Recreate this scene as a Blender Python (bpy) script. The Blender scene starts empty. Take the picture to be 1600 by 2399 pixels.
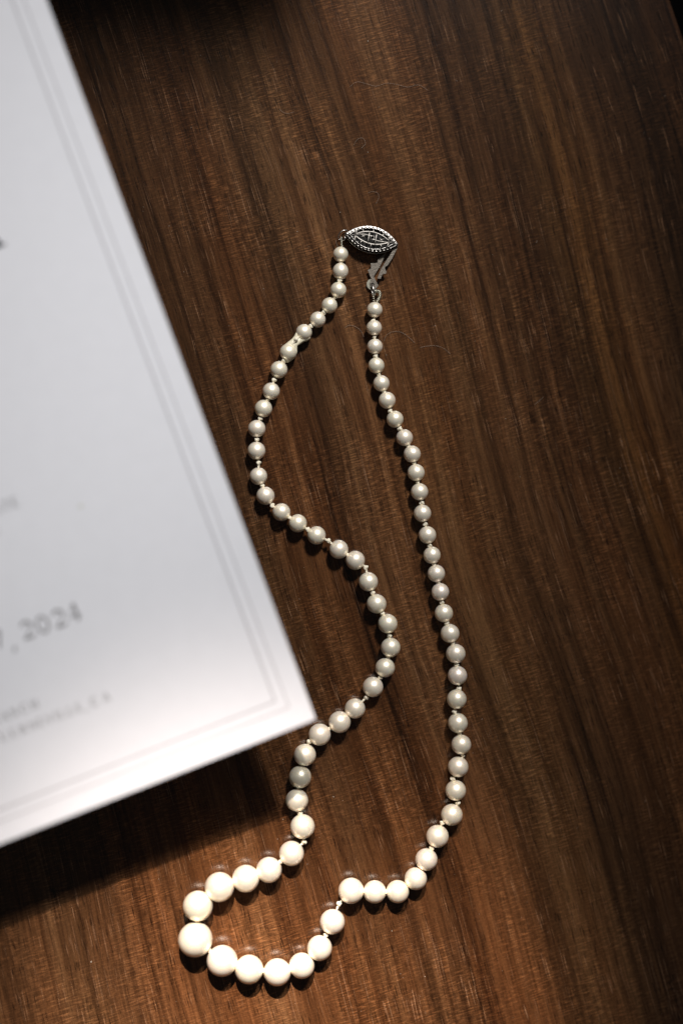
import bpy, bmesh, math, random
from mathutils import Vector, Matrix, Euler
random.seed(7)
S = bpy.context.scene
COL = S.collection
U = 0.00011            # metres per photograph pixel at the table
D = 3500.0             # camera distance in those pixels
TILT = math.radians(-4.5)
sin, cos, rad, pi = math.sin, math.cos, math.radians, math.pi

# ------------------------------------------------------------------ camera
RC = Matrix.Rotation(TILT, 3, 'Y')
CAM = RC @ Vector((0, 0, D))
cd = bpy.data.cameras.new('camera')
cam = bpy.data.objects.new('camera', cd); COL.objects.link(cam)
cam.location = CAM * U
cam.rotation_euler = RC.to_euler()
cd.sensor_fit = 'VERTICAL'; cd.sensor_height = 36.0
cd.lens = 36.0 * D / 2399.0
cd.clip_start = 0.01; cd.clip_end = 20
cd.dof.use_dof = True
cd.dof.focus_distance = (D - 14) * U
cd.dof.aperture_fstop = 2.0
S.camera = cam

# ------------------------------------------------------------------ world, exposure
W = bpy.data.worlds.new('World'); S.world = W; W.use_nodes = True
bg = W.node_tree.nodes['Background']
bg.inputs[0].default_value = (0.95, 0.95, 0.95, 1)
bg.inputs[1].default_value = 0.05
S.view_settings.view_transform = 'Standard'
S.view_settings.look = 'None'
S.view_settings.exposure = 0.0
S.view_settings.gamma = 1.0


def at(px, py, z=0.0):
    """point (in pixels units) where the sight line of a photograph pixel meets height z"""
    d = RC @ Vector((px - 800.0, -(py - 1199.5), -D))
    t = (z - CAM.z) / d.z
    return CAM + d * t


# ------------------------------------------------------------------ lights
def spot(name, target, az, el, dist, power, color, size, blend, radius, sx=1.0, sy=1.0):
    l = bpy.data.lights.new(name, 'SPOT')
    l.energy = power; l.color = color
    l.spot_size = rad(size); l.spot_blend = blend; l.shadow_soft_size = radius
    o = bpy.data.objects.new(name, l); COL.objects.link(o)
    d = Vector((sin(rad(az)) * cos(rad(el)), cos(rad(az)) * cos(rad(el)), sin(rad(el))))
    p = Vector(target) * U
    o.location = p + d * dist
    o.rotation_euler = d.to_track_quat('Z', 'Y').to_euler()
    o.scale = (sx, sy, 1.0)      # stretches the cone to an oval lit area
    return o

spot('window_light', at(400, 950), 16, 45.5, 1.7, 188.0, (1.0, 0.98, 0.97), 12.6, 1.0, 0.115, 0.96, 1.1)
spot('sunbeam', at(660, 2520), -2.5, 46, 1.7, 450.0, (1.0, 0.86, 0.76), 4.35, 1.0, 0.024, 1.45, 1.0)

# ------------------------------------------------------------------ node helpers
def new_mat(name):
    m = bpy.data.materials.new(name); m.use_nodes = True
    nt = m.node_tree
    return m, nt, nt.nodes['Principled BSDF']

def N(nt, typ, **kw):
    n = nt.nodes.new(typ)
    for k, v in kw.items():
        setattr(n, k, v)
    return n

def L(nt, a, b):
    nt.links.new(a, b)

def math_node(nt, op, a, b=None, clamp=False):
    n = N(nt, 'ShaderNodeMath', operation=op, use_clamp=clamp)
    for i, v in enumerate((a, b)):
        if v is None: continue
        if isinstance(v, (int, float)): n.inputs[i].default_value = v
        else: L(nt, v, n.inputs[i])
    return n.outputs[0]

def ramp(nt, fac, stops, interp='LINEAR'):
    r = N(nt, 'ShaderNodeValToRGB'); r.color_ramp.interpolation = interp
    els = r.color_ramp.elements
    while len(els) > 1: els.remove(els[-1])
    els[0].position = stops[0][0]; els[0].color = tuple(stops[0][1]) + (1,)
    for p, c in stops[1:]:
        e = els.new(p); e.color = tuple(c) + (1,)
    L(nt, fac, r.inputs[0])
    return r.outputs[0]

def g(v): return (v, v, v)

def mix(nt, mode, fac, a, b):
    n = N(nt, 'ShaderNodeMix', data_type='RGBA', blend_type=mode)
    if isinstance(fac, (int, float)): n.inputs[0].default_value = fac
    else: L(nt, fac, n.inputs[0])
    for i, v in ((6, a), (7, b)):
        if isinstance(v, tuple): n.inputs[i].default_value = v + (1,) if len(v) == 3 else v
        else: L(nt, v, n.inputs[i])
    return n.outputs[2]

# ------------------------------------------------------------------ materials
def walnut():
    m, nt, b = new_mat('walnut_veneer')
    tc = N(nt, 'ShaderNodeTexCoord')
    mp = N(nt, 'ShaderNodeMapping')
    mp.inputs['Scale'].default_value = (1 / U, 1 / U, 1 / U)
    mp.inputs['Rotation'].default_value = (0, 0, rad(-16.5))
    L(nt, tc.outputs['Object'], mp.inputs[0])
    P = mp.outputs[0]
    def sc(vec, sx, sy, off=0.0):
        q = N(nt, 'ShaderNodeMapping')
        q.inputs['Scale'].default_value = (1 / sx, 1 / sy, 1)
        q.inputs['Location'].default_value = (off, off * 1.7, off)
        L(nt, vec, q.inputs[0]); return q.outputs[0]
    def noise(vec, sx, sy, det=2.0, rough=0.5, off=0.0):
        n = N(nt, 'ShaderNodeTexNoise'); n.inputs['Scale'].default_value = 1.0
        n.inputs['Detail'].default_value = det; n.inputs['Roughness'].default_value = rough
        L(nt, sc(vec, sx, sy, off), n.inputs['Vector'])
        return n.outputs[0]
    # the grain wanders gently
    w = noise(P, 1000, 1700, 1, 0.5, 3.1)
    w2 = noise(P, 90, 420, 2, 0.5, 9.1)
    dx = math_node(nt, 'ADD', math_node(nt, 'MULTIPLY', math_node(nt, 'SUBTRACT', w, 0.5), 170.0),
                   math_node(nt, 'MULTIPLY', math_node(nt, 'SUBTRACT', w2, 0.5), 13.0))
    cx = N(nt, 'ShaderNodeCombineXYZ'); L(nt, dx, cx.inputs[0])
    va = N(nt, 'ShaderNodeVectorMath', operation='ADD'); L(nt, P, va.inputs[0]); L(nt, cx.outputs[0], va.inputs[1])
    Q = va.outputs[0]
    A = noise(Q, 150, 4200, 2, 0.5, 1.3)
    B = noise(Q, 24, 1700, 4, 0.62, 5.2)
    Cn = noise(Q, 6, 170, 3, 0.65, 2.2)
    mixv = math_node(nt, 'ADD', math_node(nt, 'MULTIPLY', A, 0.40), math_node(nt, 'MULTIPLY', B, 0.60))
    base = ramp(nt, mixv, [(0.34, (0.027, 0.0106, 0.0042)), (0.42, (0.056, 0.0232, 0.0092)),
                           (0.52, (0.096, 0.0410, 0.0165)), (0.64, (0.150, 0.069, 0.0290))])
    # veneer bands following the grain, with light pools and falloff painted into them
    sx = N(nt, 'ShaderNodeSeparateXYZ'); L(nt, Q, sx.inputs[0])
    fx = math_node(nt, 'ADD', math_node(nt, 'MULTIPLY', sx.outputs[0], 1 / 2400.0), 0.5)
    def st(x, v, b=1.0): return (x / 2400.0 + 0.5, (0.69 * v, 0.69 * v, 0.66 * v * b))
    stripes_falloff = ramp(nt, fx, [st(-900, .95), st(-640, 1.25), st(-420, 1.0), st(-250, .62), st(-60, .82), st(120, 1.2), st(300, 1.0, .95),
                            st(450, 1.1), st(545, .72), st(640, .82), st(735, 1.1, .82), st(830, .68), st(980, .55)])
    base = mix(nt, 'MULTIPLY', 1.0, base, stripes_falloff)
    # hue wander: greyer and redder zones
    hue = noise(Q, 200, 3000, 2, 0.5, 14.0)
    tint = ramp(nt, hue, [(0.35, (0.88, 0.95, 0.98)), (0.5, (1, 1, 1)), (0.66, (1.10, 0.98, 0.88))])
    base = mix(nt, 'MULTIPLY', 1.0, base, tint)
    fib = ramp(nt, Cn, [(0.3, g(0.72)), (0.5, g(1.0)), (0.72, g(1.32))])
    base = mix(nt, 'MULTIPLY', 1.0, base, fib)
    # dark growth-ring lines
    rl = noise(Q, 24, 2600, 2, 0.5, 21.0)
    rlm = ramp(nt, rl, [(0.31, g(0.38)), (0.41, g(1.0))])
    base = mix(nt, 'MULTIPLY', 0.75, base, rlm)
    # open pores
    pr = noise(Q, 3.2, 46, 1, 0.5, 31.0)
    prm = ramp(nt, pr, [(0.62, g(1.0)), (0.70, g(0.28))])
    pz = noise(Q, 70, 900, 2, 0.5, 41.0)
    base = mix(nt, 'MULTIPLY', ramp(nt, pz, [(0.4, g(0.35)), (0.6, g(1.0))]), base, prm)
    # pale filled pores and scratches along the grain
    br = noise(Q, 3.0, 95, 1.5, 0.5, 51.0)
    brm = ramp(nt, br, [(0.645, g(0.0)), (0.70, g(1.0))])
    bz = ramp(nt, noise(Q, 34, 500, 2, 0.5, 57.0), [(0.42, g(0.15)), (0.60, g(1.0))])
    brf = math_node(nt, 'MULTIPLY', brm, bz)
    base = mix(nt, 'MIX', math_node(nt, 'MULTIPLY', brf, 0.55), base, (0.26, 0.14, 0.075))
    b2 = ramp(nt, noise(Q, 2.4, 230, 1.5, 0.5, 83.0), [(0.66, g(0)), (0.71, g(1))])
    b2 = math_node(nt, 'MULTIPLY', b2, ramp(nt, noise(P, 420, 420, 1, 0.5, 88.0), [(0.42, g(0.1)), (0.6, g(1.0))]))
    base = mix(nt, 'MIX', math_node(nt, 'MULTIPLY', b2, 0.42), base, (0.27, 0.15, 0.085))
    # ray flecks across the grain, their sheen painted into the colour
    fk = noise(Q, 26, 3.0, 2, 0.55, 61.0)
    fkz = ramp(nt, noise(P, 170, 210, 2, 0.5, 66.0), [(0.38, g(0.12)), (0.60, g(1.0))])
    fkm = ramp(nt, fk, [(0.34, g(0.62)), (0.5, g(0.95)), (0.58, g(1.55)), (0.70, g(2.6))])
    base = mix(nt, 'MULTIPLY', math_node(nt, 'MULTIPLY', fkz, 0.85), base, fkm)
    # grainy fine mottling
    gr = noise(P, 2.6, 5.5, 2, 0.6, 71.0)
    base = mix(nt, 'MULTIPLY', 0.5, base, ramp(nt, gr, [(0.3, g(0.62)), (0.5, g(1.0)), (0.7, g(1.5))]))
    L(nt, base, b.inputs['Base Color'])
    rgh = ramp(nt, Cn, [(0.3, g(0.62)), (0.7, g(0.48))])
    L(nt, rgh, b.inputs['Roughness'])
    b.inputs['Specular IOR Level'].default_value = 0.0
    b.inputs['Coat Weight'].default_value = 0.75
    b.inputs['Coat Roughness'].default_value = 0.20
    b.inputs['Coat IOR'].default_value = 1.5
    # relief
    h = math_node(nt, 'ADD', math_node(nt, 'MULTIPLY', Cn, 0.7), math_node(nt, 'MULTIPLY', fk, 0.45))
    h = math_node(nt, 'SUBTRACT', h, math_node(nt, 'MULTIPLY', ramp(nt, pr, [(0.6, g(0)), (0.7, g(1))]), 0.7))
    h = math_node(nt, 'ADD', h, math_node(nt, 'MULTIPLY', brf, 0.4))
    bp = N(nt, 'ShaderNodeBump'); bp.inputs['Strength'].default_value = 0.55
    bp.inputs['Distance'].default_value = 2.2 * U
    L(nt, h, bp.inputs['Height']); L(nt, bp.outputs[0], b.inputs['Normal'])
    bp2 = N(nt, 'ShaderNodeBump'); bp2.inputs['Strength'].default_value = 0.12
    bp2.inputs['Distance'].default_value = 2.2 * U
    L(nt, h, bp2.inputs['Height']); L(nt, bp2.outputs[0], b.inputs['Coat Normal'])
    return m

def pearl_mat(name, core, rim, lo=0.0):
    m, nt, b = new_mat(name)
    oi = N(nt, 'ShaderNodeObjectInfo')
    var = ramp(nt, oi.outputs['Random'], [(0.0, core), (0.45, rim), (1.0, tuple(0.5 * (a + c) for a, c in zip(core, rim)))])
    tc = N(nt, 'ShaderNodeTexCoord')
    n = N(nt, 'ShaderNodeTexNoise'); n.inputs['Scale'].default_value = 2.2; n.inputs['Detail'].default_value = 3
    L(nt, tc.outputs['Object'], n.inputs['Vector'])
    col = mix(nt, 'MULTIPLY', 0.6, var, ramp(nt, n.outputs[0], [(0.3, (0.90, 0.88, 0.84)), (0.6, (1, 1, 1))]))
    L(nt, col, b.inputs['Base Color'])
    b.inputs['Roughness'].default_value = 0.42
    b.inputs['IOR'].default_value = 1.7
    b.inputs['Metallic'].default_value = 0.45
    b.inputs['Subsurface Weight'].default_value = 0.25
    b.inputs['Subsurface Radius'].default_value = (1.0, 0.8, 0.55)
    b.inputs['Subsurface Scale'].default_value = 6 * U
    b.inputs['Coat Weight'].default_value = 0.7
    b.inputs['Coat Roughness'].default_value = 0.27
    b.inputs['Coat IOR'].default_value = 1.9
    n2 = N(nt, 'ShaderNodeTexNoise'); n2.inputs['Scale'].default_value = 7; n2.inputs['Detail'].default_value = 3
    L(nt, tc.outputs['Object'], n2.inputs['Vector'])
    v = N(nt, 'ShaderNodeTexVoronoi'); v.inputs['Scale'].default_value = 3.0
    L(nt, tc.outputs['Object'], v.inputs['Vector'])
    pit = ramp(nt, v.outputs['Distance'], [(0.03, g(0)), (0.08, g(1))])
    hh = math_node(nt, 'ADD', n2.outputs[0], math_node(nt, 'MULTIPLY', pit, 0.6))
    bp = N(nt, 'ShaderNodeBump'); bp.inputs['Strength'].default_value = 0.12; bp.inputs['Distance'].default_value = 0.8 * U
    L(nt, hh, bp.inputs['Height']); L(nt, bp.outputs[0], b.inputs['Normal'])
    return m

def simple(name, col, rough=0.6, metal=0.0, noise_scale=None, var=0.15, bump=0.0, spec=0.5):
    m, nt, b = new_mat(name)
    b.inputs['Roughness'].default_value = rough; b.inputs['Metallic'].default_value = metal
    b.inputs['Specular IOR Level'].default_value = spec
    if noise_scale:
        tc = N(nt, 'ShaderNodeTexCoord')
        n = N(nt, 'ShaderNodeTexNoise'); n.inputs['Scale'].default_value = noise_scale; n.inputs['Detail'].default_value = 4
        L(nt, tc.outputs['Object'], n.inputs['Vector'])
        lo = tuple(c * (1 - var) for c in col); hi = tuple(min(1, c * (1 + var)) for c in col)
        L(nt, ramp(nt, n.outputs[0], [(0.3, lo), (0.7, hi)]), b.inputs['Base Color'])
        if bump:
            bp = N(nt, 'ShaderNodeBump'); bp.inputs['Strength'].default_value = bump; bp.inputs['Distance'].default_value = 1.0 * U
            L(nt, n.outputs[0], bp.inputs['Height']); L(nt, bp.outputs[0], b.inputs['Normal'])
    else:
        b.inputs['Base Color'].default_value = tuple(col) + (1,)
    return m

M_wood = walnut()
M_pearl = pearl_mat('cream_nacre', (0.96, 0.84, 0.735), (0.96, 0.88, 0.70))
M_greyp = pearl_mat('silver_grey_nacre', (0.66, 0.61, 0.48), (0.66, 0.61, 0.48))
M_silk = simple('silk_thread', (0.72, 0.66, 0.52), 0.7, 0, 9000, 0.2, 0.3)
M_glue = simple('dried_glue', (0.66, 0.60, 0.44), 0.42, 0, 2500, 0.10, 0.25)
M_silver = simple('aged_silver', (0.42, 0.40, 0.37), 0.34, 1.0, 3500, 0.35, 0.25)
M_recess_shade = simple('recess_shade', (0.006, 0.005, 0.004), 0.9, 0, None)  # black sheet under the openwork, painted shade for its gaps
M_silver_shade = simple('shaded_silver', (0.15, 0.14, 0.13), 0.38, 1.0, 3500, 0.35, 0.25)  # shaded copy of the aged silver, for grains on the lower rim
M_fil = simple('filigree_silver', (0.42, 0.39, 0.35), 0.50, 1.0, 3500, 0.2, 0.2)
M_tarn = simple('tarnished_silver', (0.035, 0.030, 0.026), 0.42, 1.0, 2500, 0.5, 0.3)
M_tongue = simple('brushed_steel_tongue', (0.19, 0.165, 0.135), 0.42, 0.7, 3500, 0.3, 0.4)
M_bull = simple('silver_wire_coil', (0.52, 0.50, 0.40), 0.33, 0.85, 5000, 0.25, 0.2)
M_card = simple('cotton_card_stock', (0.60, 0.605, 0.635), 0.85, 0, 260, 0.012, 0.0, 0.2)
M_ink = simple('grey_print', (0.15, 0.145, 0.15), 0.8)
M_line = simple('pale_grey_print', (0.32, 0.31, 0.33), 0.8)
M_dark = simple('black_print', (0.02, 0.018, 0.02), 0.8)
M_spot = simple('faint_speck', (0.42, 0.42, 0.34), 0.8)
M_fibre = simple('pale_fibre', (0.26, 0.19, 0.14), 0.6)
M_dust = simple('dust', (0.55, 0.48, 0.40), 0.8)
M_floor = simple('dark_floor', (0.008, 0.006, 0.005), 0.9, 0, 6, 0.3)
M_blocker = simple('dark_blocker', (0.012, 0.009, 0.007), 0.7, 0, 40, 0.3)  # finish of the added shadow-casting box

# ------------------------------------------------------------------ mesh helpers (all input in photograph pixels)
def link(name, bm, mat, parent=None, smooth=True, origin=None):
    """origin: world origin in px; the bmesh is already in px relative to it"""
    me = bpy.data.meshes.new(name)
    bmesh.ops.recalc_face_normals(bm, faces=bm.faces)
    for v in bm.verts: v.co *= U
    for f in bm.faces: f.smooth = smooth
    bm.to_mesh(me); bm.free()
    me.materials.append(mat)
    o = bpy.data.objects.new(name, me); COL.objects.link(o)
    if parent is not None: o.parent = parent
    if origin is not None: o.location = Vector(origin) * U
    return o

def tube(bm, pts, r, sides=6, closed=False, cap=True):
    pts = [Vector(p) for p in pts]; n = len(pts)
    rr = r if isinstance(r, (list, tuple)) else [r] * n
    rings = []
    up = None
    for i, p in enumerate(pts):
        if closed: t = pts[(i + 1) % n] - pts[i - 1]
        else: t = pts[min(i + 1, n - 1)] - pts[max(i - 1, 0)]
        if t.length < 1e-6: t = Vector((0, 0, 1))
        t.normalize()
        if up is None:
            up = Vector((0, 0, 1)) if abs(t.z) < 0.9 else Vector((1, 0, 0))
        a = t.cross(up)
        if a.length < 1e-5: a = t.cross(Vector((1, 0, 0)))
        a.normalize(); bvec = a.cross(t).normalized(); up = bvec
        rings.append([bm.verts.new(p + (a * cos(2 * pi * k / sides) + bvec * sin(2 * pi * k / sides)) * rr[i]) for k in range(sides)])
    m = n if closed else n - 1
    for i in range(m):
        A, B = rings[i], rings[(i + 1) % n]
        for k in range(sides):
            bm.faces.new((A[k], A[(k + 1) % sides], B[(k + 1) % sides], B[k]))
    if cap and not closed:
        bm.faces.new(rings[0]); bm.faces.new(rings[-1][::-1])

def prism(bm, poly, z0, z1, bevel=0.0):
    if sum(poly[i][0] * poly[(i + 1) % len(poly)][1] - poly[(i + 1) % len(poly)][0] * poly[i][1] for i in range(len(poly))) < 0:
        poly = poly[::-1]
    b0 = [bm.verts.new((x, y, z0)) for x, y in poly]
    t0 = [bm.verts.new((x, y, z1)) for x, y in poly]
    n = len(poly)
    bm.faces.new(b0[::-1]); bm.faces.new(t0)
    for i in range(n):
        bm.faces.new((b0[i], b0[(i + 1) % n], t0[(i + 1) % n], t0[i]))
    if bevel:
        bmesh.ops.bevel(bm, geom=[e for e in bm.edges], offset=bevel, segments=2, affect='EDGES', clamp_overlap=True)

def bez(pts, n=14):
    """Catmull-Rom through points"""
    P = [Vector(p) for p in pts]; out = []
    for i in range(len(P) - 1):
        p0 = P[max(i - 1, 0)]; p1 = P[i]; p2 = P[i + 1]; p3 = P[min(i + 2, len(P) - 1)]
        for k in range(n):
            t = k / n
            out.append(0.5 * ((2 * p1) + (-p0 + p2) * t + (2 * p0 - 5 * p1 + 4 * p2 - p3) * t * t + (-p0 + 3 * p1 - 3 * p2 + p3) * t ** 3))
    out.append(P[-1]); return out

def tag(o, label=None, cat=None, group=None, kind=None):
    if label: o['label'] = label
    if cat: o['category'] = cat
    if group: o['group'] = group
    if kind: o['kind'] = kind
    return o

# ------------------------------------------------------------------ table top and floor
# the far long edge of the table runs through pixels (1565,0) and (1600,100)
e1 = at(1572, 0); e2 = at(1610, 110)
ed = (e2 - e1).normalized()
en = Vector((ed.y, -ed.x, 0))
if en.x < 0: en = -en
A_ = e1 - ed * 1400; B_ = e1 + ed * 5200
A2 = A_ - en * 6200; B2 = B_ - en * 6200
bm = bmesh.new()
prism(bm, [(p.x, p.y) for p in (A_, B_, B2, A2)], -240, 0, 0)
edges = [e for e in bm.edges if abs(e.verts[0].co.z) < 1e-6 and abs(e.verts[1].co.z) < 1e-6]
bmesh.ops.bevel(bm, geom=edges, offset=14, segments=4, affect='EDGES')
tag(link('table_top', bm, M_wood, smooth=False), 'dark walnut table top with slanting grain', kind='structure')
bm = bmesh.new()
prism(bm, [(-14000, -14000), (14000, -14000), (14000, 14000), (-14000, 14000)], -6800, -6700)
tag(link('floor', bm, M_floor, smooth=False), 'dark floor beyond the table edge', kind='structure')

# added box beyond the top of the frame, never seen, only casting shade upper left
bm = bmesh.new()
prism(bm, [(-1250, 2250), (215, 2250), (215, 2550), (-1250, 2550)], 0, 1400, 18)
tag(link('shadow_blocker', bm, M_blocker, smooth=False), 'added unseen box beyond the top edge, only there to cast the dark shadow at upper left', 'box')

# ------------------------------------------------------------------ necklace
LP = [(797.9, 596, 18), (797.7, 635.5, 18.4), (792.7, 679.4, 18.9), (771.8, 715.4, 18.5), (744.4, 748.7, 18.5),
      (712.3, 778.5, 19), (675.3, 825.2, 19.6), (653.6, 866, 20), (635.5, 916.3, 20), (617.4, 957.1, 20.3),
      (601.8, 1004.3, 20.3), (601.1, 1055.9, 20.8), (605.9, 1115.6, 20.4), (622.2, 1161.5, 21), (659.5, 1200, 21),
      (697.8, 1226, 21.2), (741.6, 1254.3, 21.6), (793.7, 1287.3, 22.3), (832.2, 1312.7, 22.4), (862.8, 1363, 22.6),
      (881.9, 1414.5, 23.2), (908, 1461.2, 23), (914.8, 1516.8, 22.8), (901.8, 1564.2, 22.9), (873.5, 1609.3, 24),
      (831.6, 1659.7, 23.9), (795.7, 1691.6, 25.7), (749, 1720.9, 25.7), (714.5, 1768.4, 25.8), (703.3, 1820.2, 26.1),
      (695.7, 1874.7, 26.2), (708.9, 1936.2, 28.4), (683.2, 1999.2, 28.8), (630.4, 2037.8, 29.7), (576, 2058.2, 31.3),
      (514.5, 2077.8, 34), (464, 2122.2, 34.8), (458.2, 2201, 39.6), (520.9, 2250.8, 35.8), (583.9, 2271, 33),
      (649.6, 2277.5, 31.7), (706.9, 2262.2, 29.8), (748.7, 2220.9, 29), (778.7, 2159.2, 29.2), (822.4, 2086.7, 29.8),
      (877.6, 2089.3, 26.9), (931.1, 2088.8, 26.8), (973.5, 2058.4, 26.4), (998.4, 2013.5, 26.2), (1024.4, 1959.1, 26.4),
      (1058, 1908.8, 25.4), (1067, 1851.8, 24.4), (1072.8, 1796.5, 24.1), (1079.9, 1744.2, 23.3), (1072, 1693.9, 23.2),
      (1069.3, 1638, 23), (1071.1, 1582.6, 22.7), (1067.1, 1531.2, 22.7), (1053.5, 1483.9, 22.2), (1039.2, 1436.4, 21.7),
      (1030.8, 1386.7, 20.9), (1021.6, 1343.5, 20.6), (1011.5, 1300.6, 20.3), (1001, 1253.4, 20.7), (989.3, 1202.6, 20.5),
      (982.5, 1152.1, 20.4), (974.4, 1107.1, 20.3), (965.2, 1063.7, 20.2), (947.3, 1025.4, 19.7), (924.9, 982.2, 20),
      (906.6, 937.8, 19.8), (893.2, 898.2, 19.1), (881.4, 856.3, 19), (878.1, 811.9, 18.4), (876.3, 768.1, 18.2),
      (877.5, 725.8, 18.4)]
root = bpy.data.objects.new('pearl_necklace', None); COL.objects.link(root)
root.empty_display_size = 0.01
tag(root, 'graduated cream pearl necklace with silver filigree clasp lying in a loop on the table', 'necklace')

bm = bmesh.new()
bmesh.ops.create_uvsphere(bm, u_segments=48, v_segments=28, radius=1.0)
pm = bpy.data.meshes.new('pearl')
for f in bm.faces: f.smooth = True
bm.to_mesh(pm); bm.free(); pm.materials.append(M_pearl)
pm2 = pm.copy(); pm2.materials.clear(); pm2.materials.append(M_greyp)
centers = []
for i, (x, y, r) in enumerate(LP):
    rw = r * (D - r) / D * 1.0
    c = at(x, y, rw)
    centers.append((c, rw))
    o = bpy.data.objects.new('pearl', pm2 if i == 29 else pm); COL.objects.link(o)
    o.parent = root
    o.location = c * U
    k = rw * U
    s = (k * random.uniform(0.985, 1.01), k * random.uniform(0.99, 1.012), k)
    if i == 1: s = (k, k * 1.07, k)
    if i == 20: s = (k * 1.03, k * 0.98, k)
    o.scale = s
    o.rotation_euler = (random.uniform(-.2, .2), random.uniform(-.2, .2), random.uniform(-.4, .4)) if i == 1 else \
        (random.uniform(0, 3), random.uniform(0, 3), random.uniform(0, 6))
    if i == 29: tag(o, 'greyer silver toned pearl in the card shadow')

# silk knots between neighbours; a few are pushed aside by the bend of the string
off = {18: (856.4, 1329.3), 23: (890.9, 1586), 24: (857.7, 1634), 27: (723.7, 1737), 11: (606, 1084), 13: (638, 1184.4),
       15: (720.7, 1240.6), 16: (769, 1267), 43: (794.4, 2117), 31: (712, 1972), 2: (785, 696), 7: (642, 890),
       49: (1035.3, 1928), 50: (1072, 1881), 51: (1060.5, 1824.5), 52: (1084, 1769.5), 54: (1064, 1667), 55: (1075, 1613.5),
       63: (996, 1228), 64: (988, 1178.5), 69: (914, 963), 74: (877, 790), 73: (874, 752), 5: (693.5, 796)}
for i in range(len(LP) - 1):
    (c0, r0), (c1, r1) = centers[i], centers[i + 1]
    d = c1 - c0; t = d.normalized(); gap = d.length - r0 - r1
    m0 = c0 + t * (r0 + gap * 0.5)
    if i in off:
        m0 = at(off[i][0], off[i][1], m0.z)
    if i == 5: m0.z += 10
    ks = 4.1 + 0.045 * r0 + random.uniform(-0.3, 0.3)
    if gap > 6: ks += 1.3
    m0.z += 1.0
    bm = bmesh.new()
    # the knot: a tight overhand (trefoil) of thread
    ax = t; sd = ax.cross(Vector((0, 0, 1))).normalized(); up = sd.cross(ax).normalized()
    ph0 = random.uniform(0, 6.28)
    pts = []
    for k in range(42):
        a = 2 * pi * k / 42
        X = (sin(a) + 2 * sin(2 * a)) / 3; Y = (cos(a) - 2 * cos(2 * a)) / 3; Z = -sin(3 * a) * 0.55
        q = ax * (X * cos(ph0) - Z * sin(ph0)) * 0.8 + sd * Y + up * (X * sin(ph0) + Z * cos(ph0))
        pts.append(q * ks * 0.72)
    if i == 5: pts = [p * 0.45 for p in pts]
    tube(bm, pts, ks * 0.34, 7, closed=True)
    bmesh.ops.create_icosphere(bm, subdivisions=2, radius=ks * 0.80)
    # twisted two-ply thread from pearl to pearl through the knot
    s0 = c0 + (m0 - c0).normalized() * (r0 - 3) - m0
    s1 = c1 + (m0 - c1).normalized() * (r1 - 3) - m0
    path = bez([s0, Vector((0, 0, 0)), s1], 10)
    for ply in (0, pi):
        pp = []
        for k, q in enumerate(path):
            tt = (path[min(k + 1, len(path) - 1)] - path[max(k - 1, 0)]).normalized()
            a1 = tt.cross(Vector((0, 0, 1))).normalized(); b1 = a1.cross(tt)
            ang = k * 0.62 + ply
            pp.append(q + (a1 * cos(ang) + b1 * sin(ang)) * 1.25)
        tube(bm, pp, 1.55, 6)
    link('silk_knot', bm, M_silk, root, origin=m0)

# dried glue film bridging two pearls on the left strand
gp = [(860, 250), (790, 400), (700, 520), (560, 630), (420, 740), (350, 900), (330, 1150), (400, 1290), (530, 1410), (680, 1330),
      (830, 1190), (890, 1010), (880, 900), (892, 785), (1000, 730), (1130, 640), (1280, 590), (1375, 500), (1200, 300)]
org = at(693, 800, 18)
pl = []
for a, b_ in gp:
    q = at(640 + a / 15.68, 760 + b_ / 15.68, 20) - org
    pl.append((q.x, q.y))
bm = bmesh.new()
cx_ = sum(p[0] for p in pl) / len(pl); cy_ = sum(p[1] for p in pl) / len(pl)
levels = [(-7, 0.90), (-4, 0.97), (0, 1.0), (4, 0.985), (7.5, 0.90), (9.5, 0.70)]
rings = []
# inset towards the axis joining both pearls rather than the centroid
ca, cb = at(712.3, 778.5, 18) - org, at(675.3, 825.2, 18) - org
axd = Vector((cb.x - ca.x, cb.y - ca.y)); al = axd.length; axd.normalize()
def axis_pt(p):
    t_ = max(0, min(al, (p[0] - ca.x) * axd.x + (p[1] - ca.y) * axd.y))
    return (ca.x + axd.x * t_, ca.y + axd.y * t_)
for z, s in levels:
    rings.append([bm.verts.new((axis_pt(p)[0] + (p[0] - axis_pt(p)[0]) * s, axis_pt(p)[1] + (p[1] - axis_pt(p)[1]) * s, z)) for p in pl])
for r_ in range(len(rings) - 1):
    for k in range(len(pl)):
        k2 = (k + 1) % len(pl)
        bm.faces.new((rings[r_][k], rings[r_][k2], rings[r_ + 1][k2], rings[r_ + 1][k]))
bm.faces.new(rings[0][::-1]); bm.faces.new(rings[-1])
tag(link('glue_film', bm, M_glue, root, origin=org), 'crinkled cream film joining two pearls')

# ---- clasp
CO = at(870.5, 561, 20)
Mc = Matrix.Rotation(rad(-10.9), 3, 'Z') @ Matrix.Rotation(rad(-8), 3, 'X')
a_, b0_, Hh = 61.5, 29.0, 11.0
def mq(u, sgn, sc=1.0):
    x = a_ * u * sc
    return x, sgn * b0_ * sc * (1 - abs(u) ** 2.15)
def outline(sc, n=28):
    p = [mq(-1 + 2 * k / n, 1, sc) for k in range(n)]
    p += [mq(1 - 2 * k / n, -1, sc) for k in range(n)]
    return p
def clasp_link(name, bm, mat, parent=None, smooth=True):
    for v in bm.verts: v.co = Mc @ v.co
    return link(name, bm, mat, parent, smooth)
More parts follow.
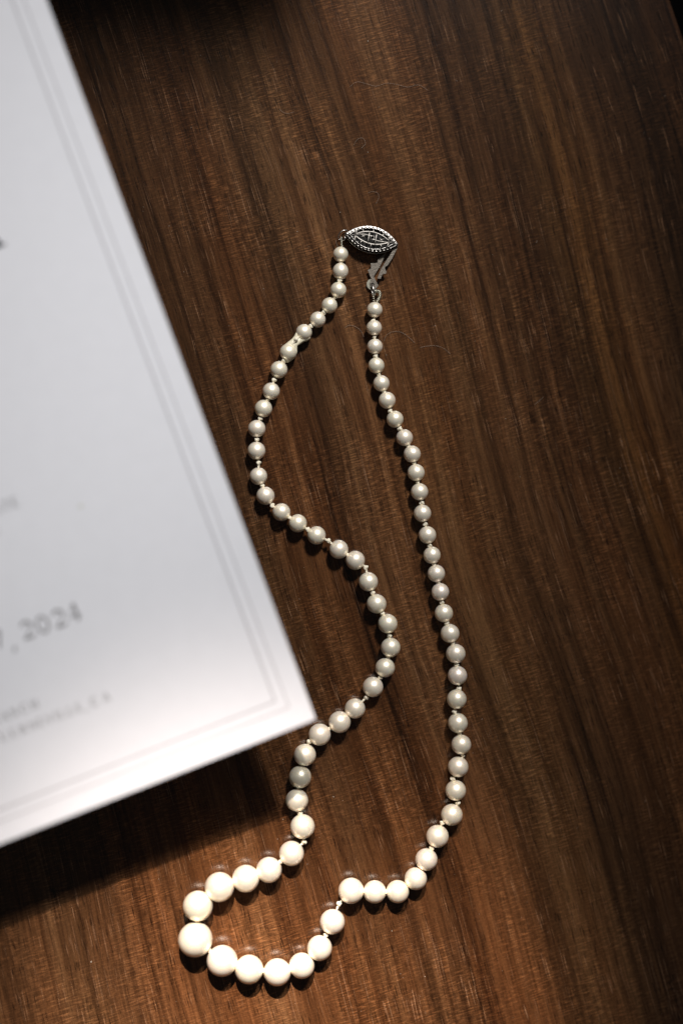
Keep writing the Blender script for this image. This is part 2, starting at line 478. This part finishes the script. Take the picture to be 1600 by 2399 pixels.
# body: hollow tray with a turned-over wall
bm = bmesh.new()
prof = [(0.80, -Hh - 3), (0.95, -Hh), (1.02, -Hh + 4), (0.985, -2), (1.0, 3), (0.985, 4.5), (0.90, 4.5), (0.87, -3), (0.5, -3.5)]
rg = [[bm.verts.new((x, y, z)) for x, y in outline(s)] for s, z in prof]
n_ = len(rg[0])
for i in range(len(rg) - 1):
    for k in range(n_):
        bm.faces.new((rg[i][k], rg[i][(k + 1) % n_], rg[i + 1][(k + 1) % n_], rg[i + 1][k]))
bm.faces.new(rg[0][::-1]); bm.faces.new(rg[-1])
clasp = clasp_link('clasp', bm, M_tarn, root)
clasp.location = CO * U
tag(clasp, 'pointed oval tarnished silver clasp with openwork top')
# rim ring wires
bm = bmesh.new()
o1 = [(x, y, 4.6) for x, y in outline(1.0)]; tube(bm, o1, 1.0, 6, closed=True)
o2 = [(x, y, 5.4) for x, y in outline(0.85)]; tube(bm, o2, 0.9, 6, closed=True)
o3 = [(x, y, -8.5) for x, y in outline(1.03)]; tube(bm, o3, 1.3, 6, closed=True)
clasp_link('rim', bm, M_silver, clasp)
bm = bmesh.new()
prism(bm, [(x, y) for x, y in outline(0.86)], -3.4, -2.2)
clasp_link('recess_shade_sheet', bm, M_recess_shade, clasp, smooth=False)
# square grains along the rim, round grains along the wall
bmq = bmesh.new()
prism(bmq, [(-2.7, -2.1), (2.7, -2.1), (2.7, 2.1), (-2.7, 2.1)], -1.4, 1.6, 0.5)
for v in bmq.verts: v.co *= U
meq = bpy.data.meshes.new('rim_grain'); bmq.to_mesh(meq); bmq.free(); meq.materials.append(M_silver)
bmg = bmesh.new(); bmesh.ops.create_icosphere(bmg, subdivisions=1, radius=1.7)
for v in bmg.verts: v.co *= U
for f in bmg.faces: f.smooth = True
meq2 = meq.copy(); meq2.materials.clear(); meq2.materials.append(M_silver_shade)
meg = bpy.data.meshes.new('wall_grain'); bmg.to_mesh(meg); bmg.free(); meg.materials.append(M_silver)
for sgn in (1, -1):
    # walk the arc at equal steps
    P = [mq(-1 + 2 * k / 200, sgn, 0.925) for k in range(201)]
    acc = 0; nxt = 5
    for k in range(1, 201):
        dx, dy = P[k][0] - P[k - 1][0], P[k][1] - P[k - 1][1]
        acc += math.hypot(dx, dy)
        if acc > nxt:
            nxt += 8.8
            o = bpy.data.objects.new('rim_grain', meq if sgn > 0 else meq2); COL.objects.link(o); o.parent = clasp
            o.location = (Mc @ Vector((P[k][0], P[k][1], 6.2))) * U
            o.rotation_euler = (Mc @ Matrix.Rotation(math.atan2(dy, dx), 3, 'Z') @ Matrix.Rotation(-rad(14 if sgn > 0 else -24), 3, 'X')).to_euler()
            o2_ = bpy.data.objects.new('wall_grain', meg); COL.objects.link(o2_); o2_.parent = clasp
            o2_.location = (Mc @ Vector((P[k][0] * 1.09, P[k][1] * 1.09, -3.0))) * U
# filigree lattice on a low dome
def dome(x, y): return 5.0 + 8.0 * max(0, 1 - (x / 54) ** 2 - (y / 25) ** 2)
def wire(bm, pts, r):
    tube(bm, [(x, y, dome(x, y)) for x, y in pts], r, 6)
bm = bmesh.new()
def arc(x0, x1, yf, n=16): return [(x0 + (x1 - x0) * k / n, yf(x0 + (x1 - x0) * k / n)) for k in range(n + 1)]
wire(bm, arc(-42, 42, lambda x: 14.5 * (1 - (x / 43) ** 2)), 1.7)
wire(bm, arc(-42, 42, lambda x: -14.5 * (1 - (x / 43) ** 2)), 1.7)
wire(bm, arc(-50, 0, lambda x: -3 + 7.5 * (1 - ((x + 16) / 36) ** 2)), 1.1)
wire(bm, arc(0, 50, lambda x: 3 - 7.5 * (1 - ((x - 16) / 36) ** 2)), 1.1)
for s in (-8.5, 8.5):
    wire(bm, [(s, -14), (s, -7), (s, 0), (s, 7), (s, 14)], 1.8)
wire(bm, [(-4, -4.5), (4, -4.5), (4, 4.5), (-4, 4.5), (-4, -4.7)], 1.1)
for s in (1, -1):
    for x0, x1 in ((0, 0), (-22, -27), (22, 27), (-41, -36), (41, 36)):
        y0 = 14 * (1 - (x0 / 43) ** 2)
        y1 = b0_ * 0.86 * (1 - abs(x1 / a_) ** 2.15)
        wire(bm, [(x0, s * y0), ((x0 + x1) / 2, s * (y0 + y1) / 2), (x1, s * y1)], 1.6)
    wire(bm, [(-30, s * 5), (-22, s * 1), (-16, -s * 4)], 0.9)
    wire(bm, [(30, s * 5), (22, s * 1), (16, -s * 4)], 0.9)
clasp_link('filigree', bm, M_fil, clasp)
# tips
for nm, x in (('tip_stud', -58), ('tip_stud', 57)):
    bm = bmesh.new(); bmesh.ops.create_uvsphere(bm, u_segments=14, v_segments=8, radius=5.2)
    for v in bm.verts: v.co = Vector((v.co.x * 1.25, v.co.y, v.co.z * 0.9)) + Vector((x, 0, 2))
    clasp_link(nm, bm, M_silver, clasp)

def cpt(a, b_, z):   # crop-of-clasp pixel -> point relative to the clasp origin
    return at(740 + a / 6.533, 500 + b_ / 6.533, z) - CO
# jump rings at the left tip
bm = bmesh.new()
pts = [(490, 262), (440, 258), (385, 280), (350, 325), (345, 375), (362, 405), (395, 412), (430, 408), (448, 380), (440, 345), (455, 310)]
tube(bm, bez([cpt(x, y, 17 + 4 * sin(k)) for k, (x, y) in enumerate(pts)], 4), 1.35, 7)
link('jump_ring', bm, M_silver, clasp)
bm = bmesh.new()
tube(bm, [cpt(440 + 38 * cos(k * pi / 8), 350 + 42 * sin(k * pi / 8), 14 + 3 * cos(k * pi / 8)) for k in range(16)], 1.4, 7, closed=True)
link('jump_ring', bm, M_tarn, clasp)
# wire coils
def coil(bm, path, R, r, turns):
    P = bez([Vector(p) for p in path], 10); n = turns * 10; out = []
    for k in range(n + 1):
        f = k / n * (len(P) - 1); i = min(int(f), len(P) - 2); q = P[i].lerp(P[i + 1], f - i)
        tt = (P[i + 1] - P[i]).normalized(); a1 = tt.cross(Vector((0, 0, 1))).normalized(); b1 = a1.cross(tt)
        ang = 2 * pi * k / 10
        out.append(q + (a1 * cos(ang) + b1 * sin(ang)) * R)
    tube(bm, out, r, 5)
bm = bmesh.new()
coil(bm, [cpt(390, 365, 20), cpt(392, 440, 18), cpt(396, 520, 17)], 1.9, 0.85, 13)
link('wire_coil', bm, M_bull, clasp)
bm = bmesh.new()
coil(bm, [cpt(905, 1190, 13), cpt(960, 1195, 14), cpt(982, 1245, 14), cpt(960, 1310, 14), cpt(925, 1360, 15)], 3.6, 1.2, 13)
coil(bm, [cpt(925, 1200, 13), cpt(885, 1215, 14), cpt(880, 1280, 14), cpt(890, 1360, 15)], 2.4, 1.0, 8)
link('wire_coil', bm, M_bull, clasp)
bm = bmesh.new()
tube(bm, bez([cpt(866, 1085, 9), cpt(868, 1115, 15), cpt(880, 1160, 18), cpt(900, 1215, 17), cpt(905, 1240, 14)], 6), 2.3, 8)
tube(bm, bez([cpt(850, 1170, 11), cpt(862, 1210, 15), cpt(872, 1260, 15), cpt(885, 1285, 13)], 6), 1.9, 8)
link('bail_wire', bm, M_silver, clasp)
# folded tongue: two notched blades
def blade(name, pl2, z0, z1, mat=M_tongue, hole=None):
    bm = bmesh.new()
    q = [cpt(x, y, z0) for x, y in pl2]
    prism(bm, [(p.x, p.y) for p in q], z0 - CO.z, z1 - CO.z, 0.35)
    return link(name, bm, mat, clasp, smooth=False)
blade('tongue_blade', [(1195, 430), (1230, 440), (1247, 480), (1240, 540), (1165, 690), (1090, 805), (1055, 815), (1050, 850), (1080, 905), (1065, 925),
                       (1010, 935), (990, 1005), (935, 1000), (990, 860), (1060, 745), (1130, 640), (1185, 545)], 13, 17)
blade('tongue_blade', [(1075, 600), (990, 790), (880, 965), (955, 1110), (920, 1150), (880, 1172), (832, 1130), (825, 1060), (848, 985),
                       (835, 985), (790, 870), (845, 845), (835, 765), (940, 765), (945, 710), (1010, 650)], 7, 10.6)
bm = bmesh.new()
c_ = cpt(850, 1085, 7)
prism(bm, [(c_.x + 11.5 * cos(k * pi / 10), c_.y + 12.5 * sin(k * pi / 10)) for k in range(20)], c_.z - 2, c_.z + 0.4, 0.4)
link('end_tab', bm, M_bull, clasp, smooth=False)
bm = bmesh.new()
c_ = cpt(868, 1085, 10.8)
prism(bm, [(c_.x + 4.2 * cos(k * pi / 8), c_.y + 4.2 * sin(k * pi / 8)) for k in range(16)], c_.z - 2, c_.z + 0.15)
link('eyelet', bm, M_tarn, clasp, smooth=False)

# ------------------------------------------------------------------ card, held above the table
HC = 255.0
K0 = at(740, 1685, HC)
eu = (at(110, 0, HC) - K0).normalized(); el_ = (at(0, 1978, HC) - K0).normalized()
CW, CH = 1450.0, 2030.0
def kp(a, b_, z=0.0):     # a px left of the corner, b px up, relative to the corner
    return el_ * a + eu * b_ + Vector((0, 0, z))
bm = bmesh.new()
R_ = 5.0
poly = []
for (ca0, cb0, a0) in ((R_, R_, 225), (CW - R_, R_, 315), (CW - R_, CH - R_, 45), (R_, CH - R_, 135)):
    for k in range(5):
        an = rad(a0 - 45 + 22.5 * k); q = kp(ca0 + R_ * cos(an), cb0 + R_ * sin(an)); poly.append((q.x, q.y))
prism(bm, poly, -6, 0)
card = link('invitation_card', bm, M_card, None, smooth=False, origin=K0)
tag(card, 'large white invitation card with double border lines and blurred grey lettering at the left', 'card')
# border lines
def strip(bm, p, q, w, z):
    d = (q - p).normalized(); nrm = Vector((-d.y, d.x, 0)) * w / 2
    vs = [bm.verts.new(v) for v in (p - nrm, q - nrm, q + nrm, p + nrm)]
    bm.faces.new(vs)
for ofs, w in ((69, 3.2), (45, 2.3)):
    bm = bmesh.new()
    strip(bm, kp(ofs, ofs, .35), kp(ofs, CH - ofs, .35), w, 0)
    strip(bm, kp(ofs + w / 2, ofs, .35), kp(CW - ofs, ofs, .35), w, 0)
    strip(bm, kp(CW - ofs - w / 2, ofs + w / 2, .35), kp(CW - ofs - w / 2, CH - ofs, .35), w, 0)
    strip(bm, kp(ofs + w / 2, CH - ofs, .35), kp(CW - ofs - w, CH - ofs, .35), w, 0)
    link('border_line', bm, M_line, card, smooth=False)
# lettering: serif strokes; tuples of polylines with stroke width as a share of the cap height
T, H_ = 0.14, 0.055
def ell(cx, cy, rx, ry, a0, a1, n=14):
    return [(cx + rx * cos(rad(a0 + (a1 - a0) * k / n)), cy + ry * sin(rad(a0 + (a1 - a0) * k / n))) for k in range(n + 1)]
def serif(x, y, w=0.22): return ([(x - w / 2, y), (x + w / 2, y)], H_)
GL = {
 '7': [([(-.3, .94), (.3, .94)], T), ([(.3, .94), (-.06, 0)], T), ([(-.3, .94), (-.32, .78)], H_)],
 '1': [([(0, 0), (0, .97)], T), ([(0, .97), (-.18, .82)], H_), serif(0, .03, .4)],
 '2': [(ell(0, .72, .27, .26, 165, -35), T), ([(.22, .57), (-.28, .06)], H_ + .03), ([(-.3, .06), (.3, .06)], T), ([(.3, .05), (.33, .2)], H_)],
 '0': [(ell(0, .5, .30, .46, 0, 360, 24), T * .9)],
 '4': [([(.14, 0), (.14, 1)], T + .02), ([(.12, .98), (-.34, .30)], H_), ([(-.34, .28), (.36, .28)], H_ + .02), serif(.14, .03, .34)],
 ',': [([(0, .12), (0, .02), (-.07, -.16)], T)],
 '.': [([(0, .02), (0, .14)], T)],
 'A': [([(-.36, 0), (0, 1)], H_), ([(0, 1), (.34, 0)], T), ([(-.22, .34), (.22, .34)], H_), serif(-.36, .02), serif(.34, .02, .28)],
 'T': [([(0, 0), (0, .95)], T), ([(-.36, .96), (.36, .96)], H_ + .02), serif(0, .02, .3), ([(-.36, .96), (-.38, .8)], H_), ([(.36, .96), (.38, .8)], H_)],
 'E': [([(-.2, 0), (-.2, 1)], T), ([(-.3, .97), (.28, .97)], H_ + .02), ([(-.2, .5), (.16, .5)], H_), ([(-.3, .03), (.32, .03)], H_ + .02), ([(.31, .03), (.34, .2)], H_)],
 'R': [([(-.25, 0), (-.25, 1)], T), (ell(-.1, .76, .3, .21, 90, -90), T * .8), ([(-.3, .97), (-.1, .97)], H_), ([(-.25, .54), (-.1, .54)], H_), ([(-.02, .52), (.34, 0)], T), serif(-.25, .02, .3)],
 'N': [([(-.3, 0), (-.3, 1)], H_), ([(-.3, 1), (.3, 0)], T), ([(.3, 0), (.3, 1)], H_), serif(-.3, .02), serif(.3, .98)],
 'C': [(ell(.03, .5, .36, .47, 45, 315, 20), T * .9), ([(.3, .82), (.3, .98)], H_)],
 'H': [([(-.28, 0), (-.28, 1)], T), ([(.28, 0), (.28, 1)], T), ([(-.28, .5), (.28, .5)], H_), serif(-.28, .02), serif(.28, .02), serif(-.28, .98), serif(.28, .98)],
 'V': [([(-.34, 1), (0, 0)], T), ([(0, 0), (.34, 1)], H_), serif(-.34, .98), serif(.34, .98)],
 'I': [([(0, 0), (0, 1)], T), serif(0, .02, .3), serif(0, .98, .3)],
 'L': [([(-.2, 0), (-.2, 1)], T), ([(-.3, .03), (.3, .03)], H_ + .02), ([(.3, .03), (.32, .22)], H_), serif(-.2, .98)],
 'U': [([(-.28, 1), (-.28, .3)], T), (ell(0, .32, .28, .3, 180, 360), H_ + .03), ([(.28, .3), (.28, 1)], H_), serif(-.28, .98), serif(.28, .98)],
}
ex = -el_; ey = eu
def glyph(bm, ch, px, py, h, z=.4):
    """centre of the glyph at photograph pixel px,py"""
    c = at(px, py, HC) - K0
    dz = 0.0
    for pl_, w in GL[ch]:
        for k in range(len(pl_) - 1):
            (x0, y0), (x1, y1) = pl_[k], pl_[k + 1]
            p = c + ex * (x0 * h) + ey * ((y0 - .5) * h); q = c + ex * (x1 * h) + ey * ((y1 - .5) * h)
            dz += 0.004
            p.z = q.z = z + dz
            strip(bm, p, q, w * h, 0)
def text(items, h, mat=M_ink):
    bm = bmesh.new()
    for ch, x, y in items: glyph(bm, ch, x, y, h)
    link('lettering', bm, mat, card, smooth=False)
text([('7', -6, 1498), (',', 28.7, 1500), ('2', 65, 1475.7), ('0', 101.4, 1463), ('2', 139.7, 1449), ('4', 173, 1434.5)], 38)
text([('R', -10, 1686), ('A', 12, 1677.5), ('N', 34, 1669), ('C', 57, 1660), ('H', 81, 1650.7)], 18.5)
text([('G', 0, 0)][:0] + [('U', 9.6, 1726), ('E', 32.5, 1717), ('R', 55.5, 1708), ('N', 77, 1699), ('E', 97, 1691.5), ('V', 116.7, 1684), ('I', 132, 1677.5),
      ('L', 147.3, 1672), ('L', 166.4, 1665), ('E', 185.6, 1657.4), (',', 201, 1655), ('C', 221, 1644), ('A', 249, 1633.5)], 18.5)
text([('A', -8, 1193), ('T', 14, 1184), ('E', 35, 1176)], 21)
text([('E', -8, 1241)], 18)
text([('A', -43, 545)], 84, M_dark)
bm = bmesh.new()
c_ = at(190, 1186, HC) - K0
vs = [bm.verts.new((c_.x + 4.2 * cos(k * pi / 6), c_.y + 3.2 * sin(k * pi / 6), .4)) for k in range(12)]; bm.faces.new(vs)
link('faint_spot', bm, M_spot, card, smooth=False)

# ------------------------------------------------------------------ fibres and dust on the table
HG = 'fine pale hairs lying on the table'
hairs = [
 ('fine pale hair curling left of the right strand below its topmost pearls', [(808, 768), (818, 762), (832, 765), (845, 775), (852, 790)]),
 ('fine pale hair arching like a bridge just right of the top of the right strand', [(899, 800), (905, 786), (920, 777), (938, 778), (955, 788), (972, 804)]),
 ('short pale hair arched further right of the right strand', [(982, 815), (1000, 811), (1020, 810), (1040, 817), (1055, 830)]),
 ('straight short pale hair slanting on bare wood right of the necklace', [(1252, 948), (1262, 940), (1272, 930)]),
 ('long wavy pale hair on the bare wood well above the clasp', [(818, 205), (835, 192), (858, 196), (880, 202), (905, 195), (930, 198), (955, 204), (980, 199), (1002, 212)]),
 ('small hooked pale hair on the bare wood above left of the clasp', [(655, 255), (662, 262), (675, 266), (690, 262)]),
 ('pale hair loop close above the clasp', [(828, 342), (838, 326), (850, 324), (856, 336), (846, 348)]),
 ('pale hair hooked at the bare wood above the clasp right side', [(862, 452), (872, 449), (884, 452), (887, 464), (880, 478)]),
 ('thin silvery thread end beside the first pearl under the clasp', [(787, 562), (788, 570), (791, 577), (795, 583)]),
]
for lb, pts in hairs:
    bm = bmesh.new()
    P = bez([at(x, y, 0.9 + (14 if 'thread' in lb else 1.2 * abs(sin(k)))) for k, (x, y) in enumerate(pts)], 6)
    o = P[0].copy()
    tube(bm, [p - o for p in P], 0.34, 4)
    tag(link('hair', bm, M_fibre, None, origin=o), lb, 'hair', HG)
bm = bmesh.new()
fixed = [(781, 1865, 2.2), (783, 1868, 1.8), (1129, 1685, 1.7), (1183, 981, 1.3), (1320, 386, 1.2), (862, 357, 1.6), (1112, 798, 1), (862, 96, 1.3), (1234, 2113, 1.5),
         (215, 2253, 1.6), (1107, 1764, 1), (643, 1804, 1), (940, 2282, 2), (944, 2290, 1.8), (918, 2180, 1.4)]
for k in range(420):
    fixed.append((random.uniform(130, 1590), random.uniform(10, 2390), random.choice([.45, .55, .65, .8, 1.05])))
for x, y, r in fixed:
    p = at(x, y, r * .5)
    vs = [bm.verts.new(p + Vector((random.uniform(-1, 1) * r, random.uniform(-1, 1) * r, random.uniform(-.4, .7) * r))) for _ in range(4)]
    for f in ((0, 1, 2), (0, 1, 3), (1, 2, 3), (0, 2, 3)): bm.faces.new([vs[i] for i in f])
tag(link('dust_specks', bm, M_dust, None, smooth=False), 'scattered pale dust specks on the wood', 'dust', kind='stuff')
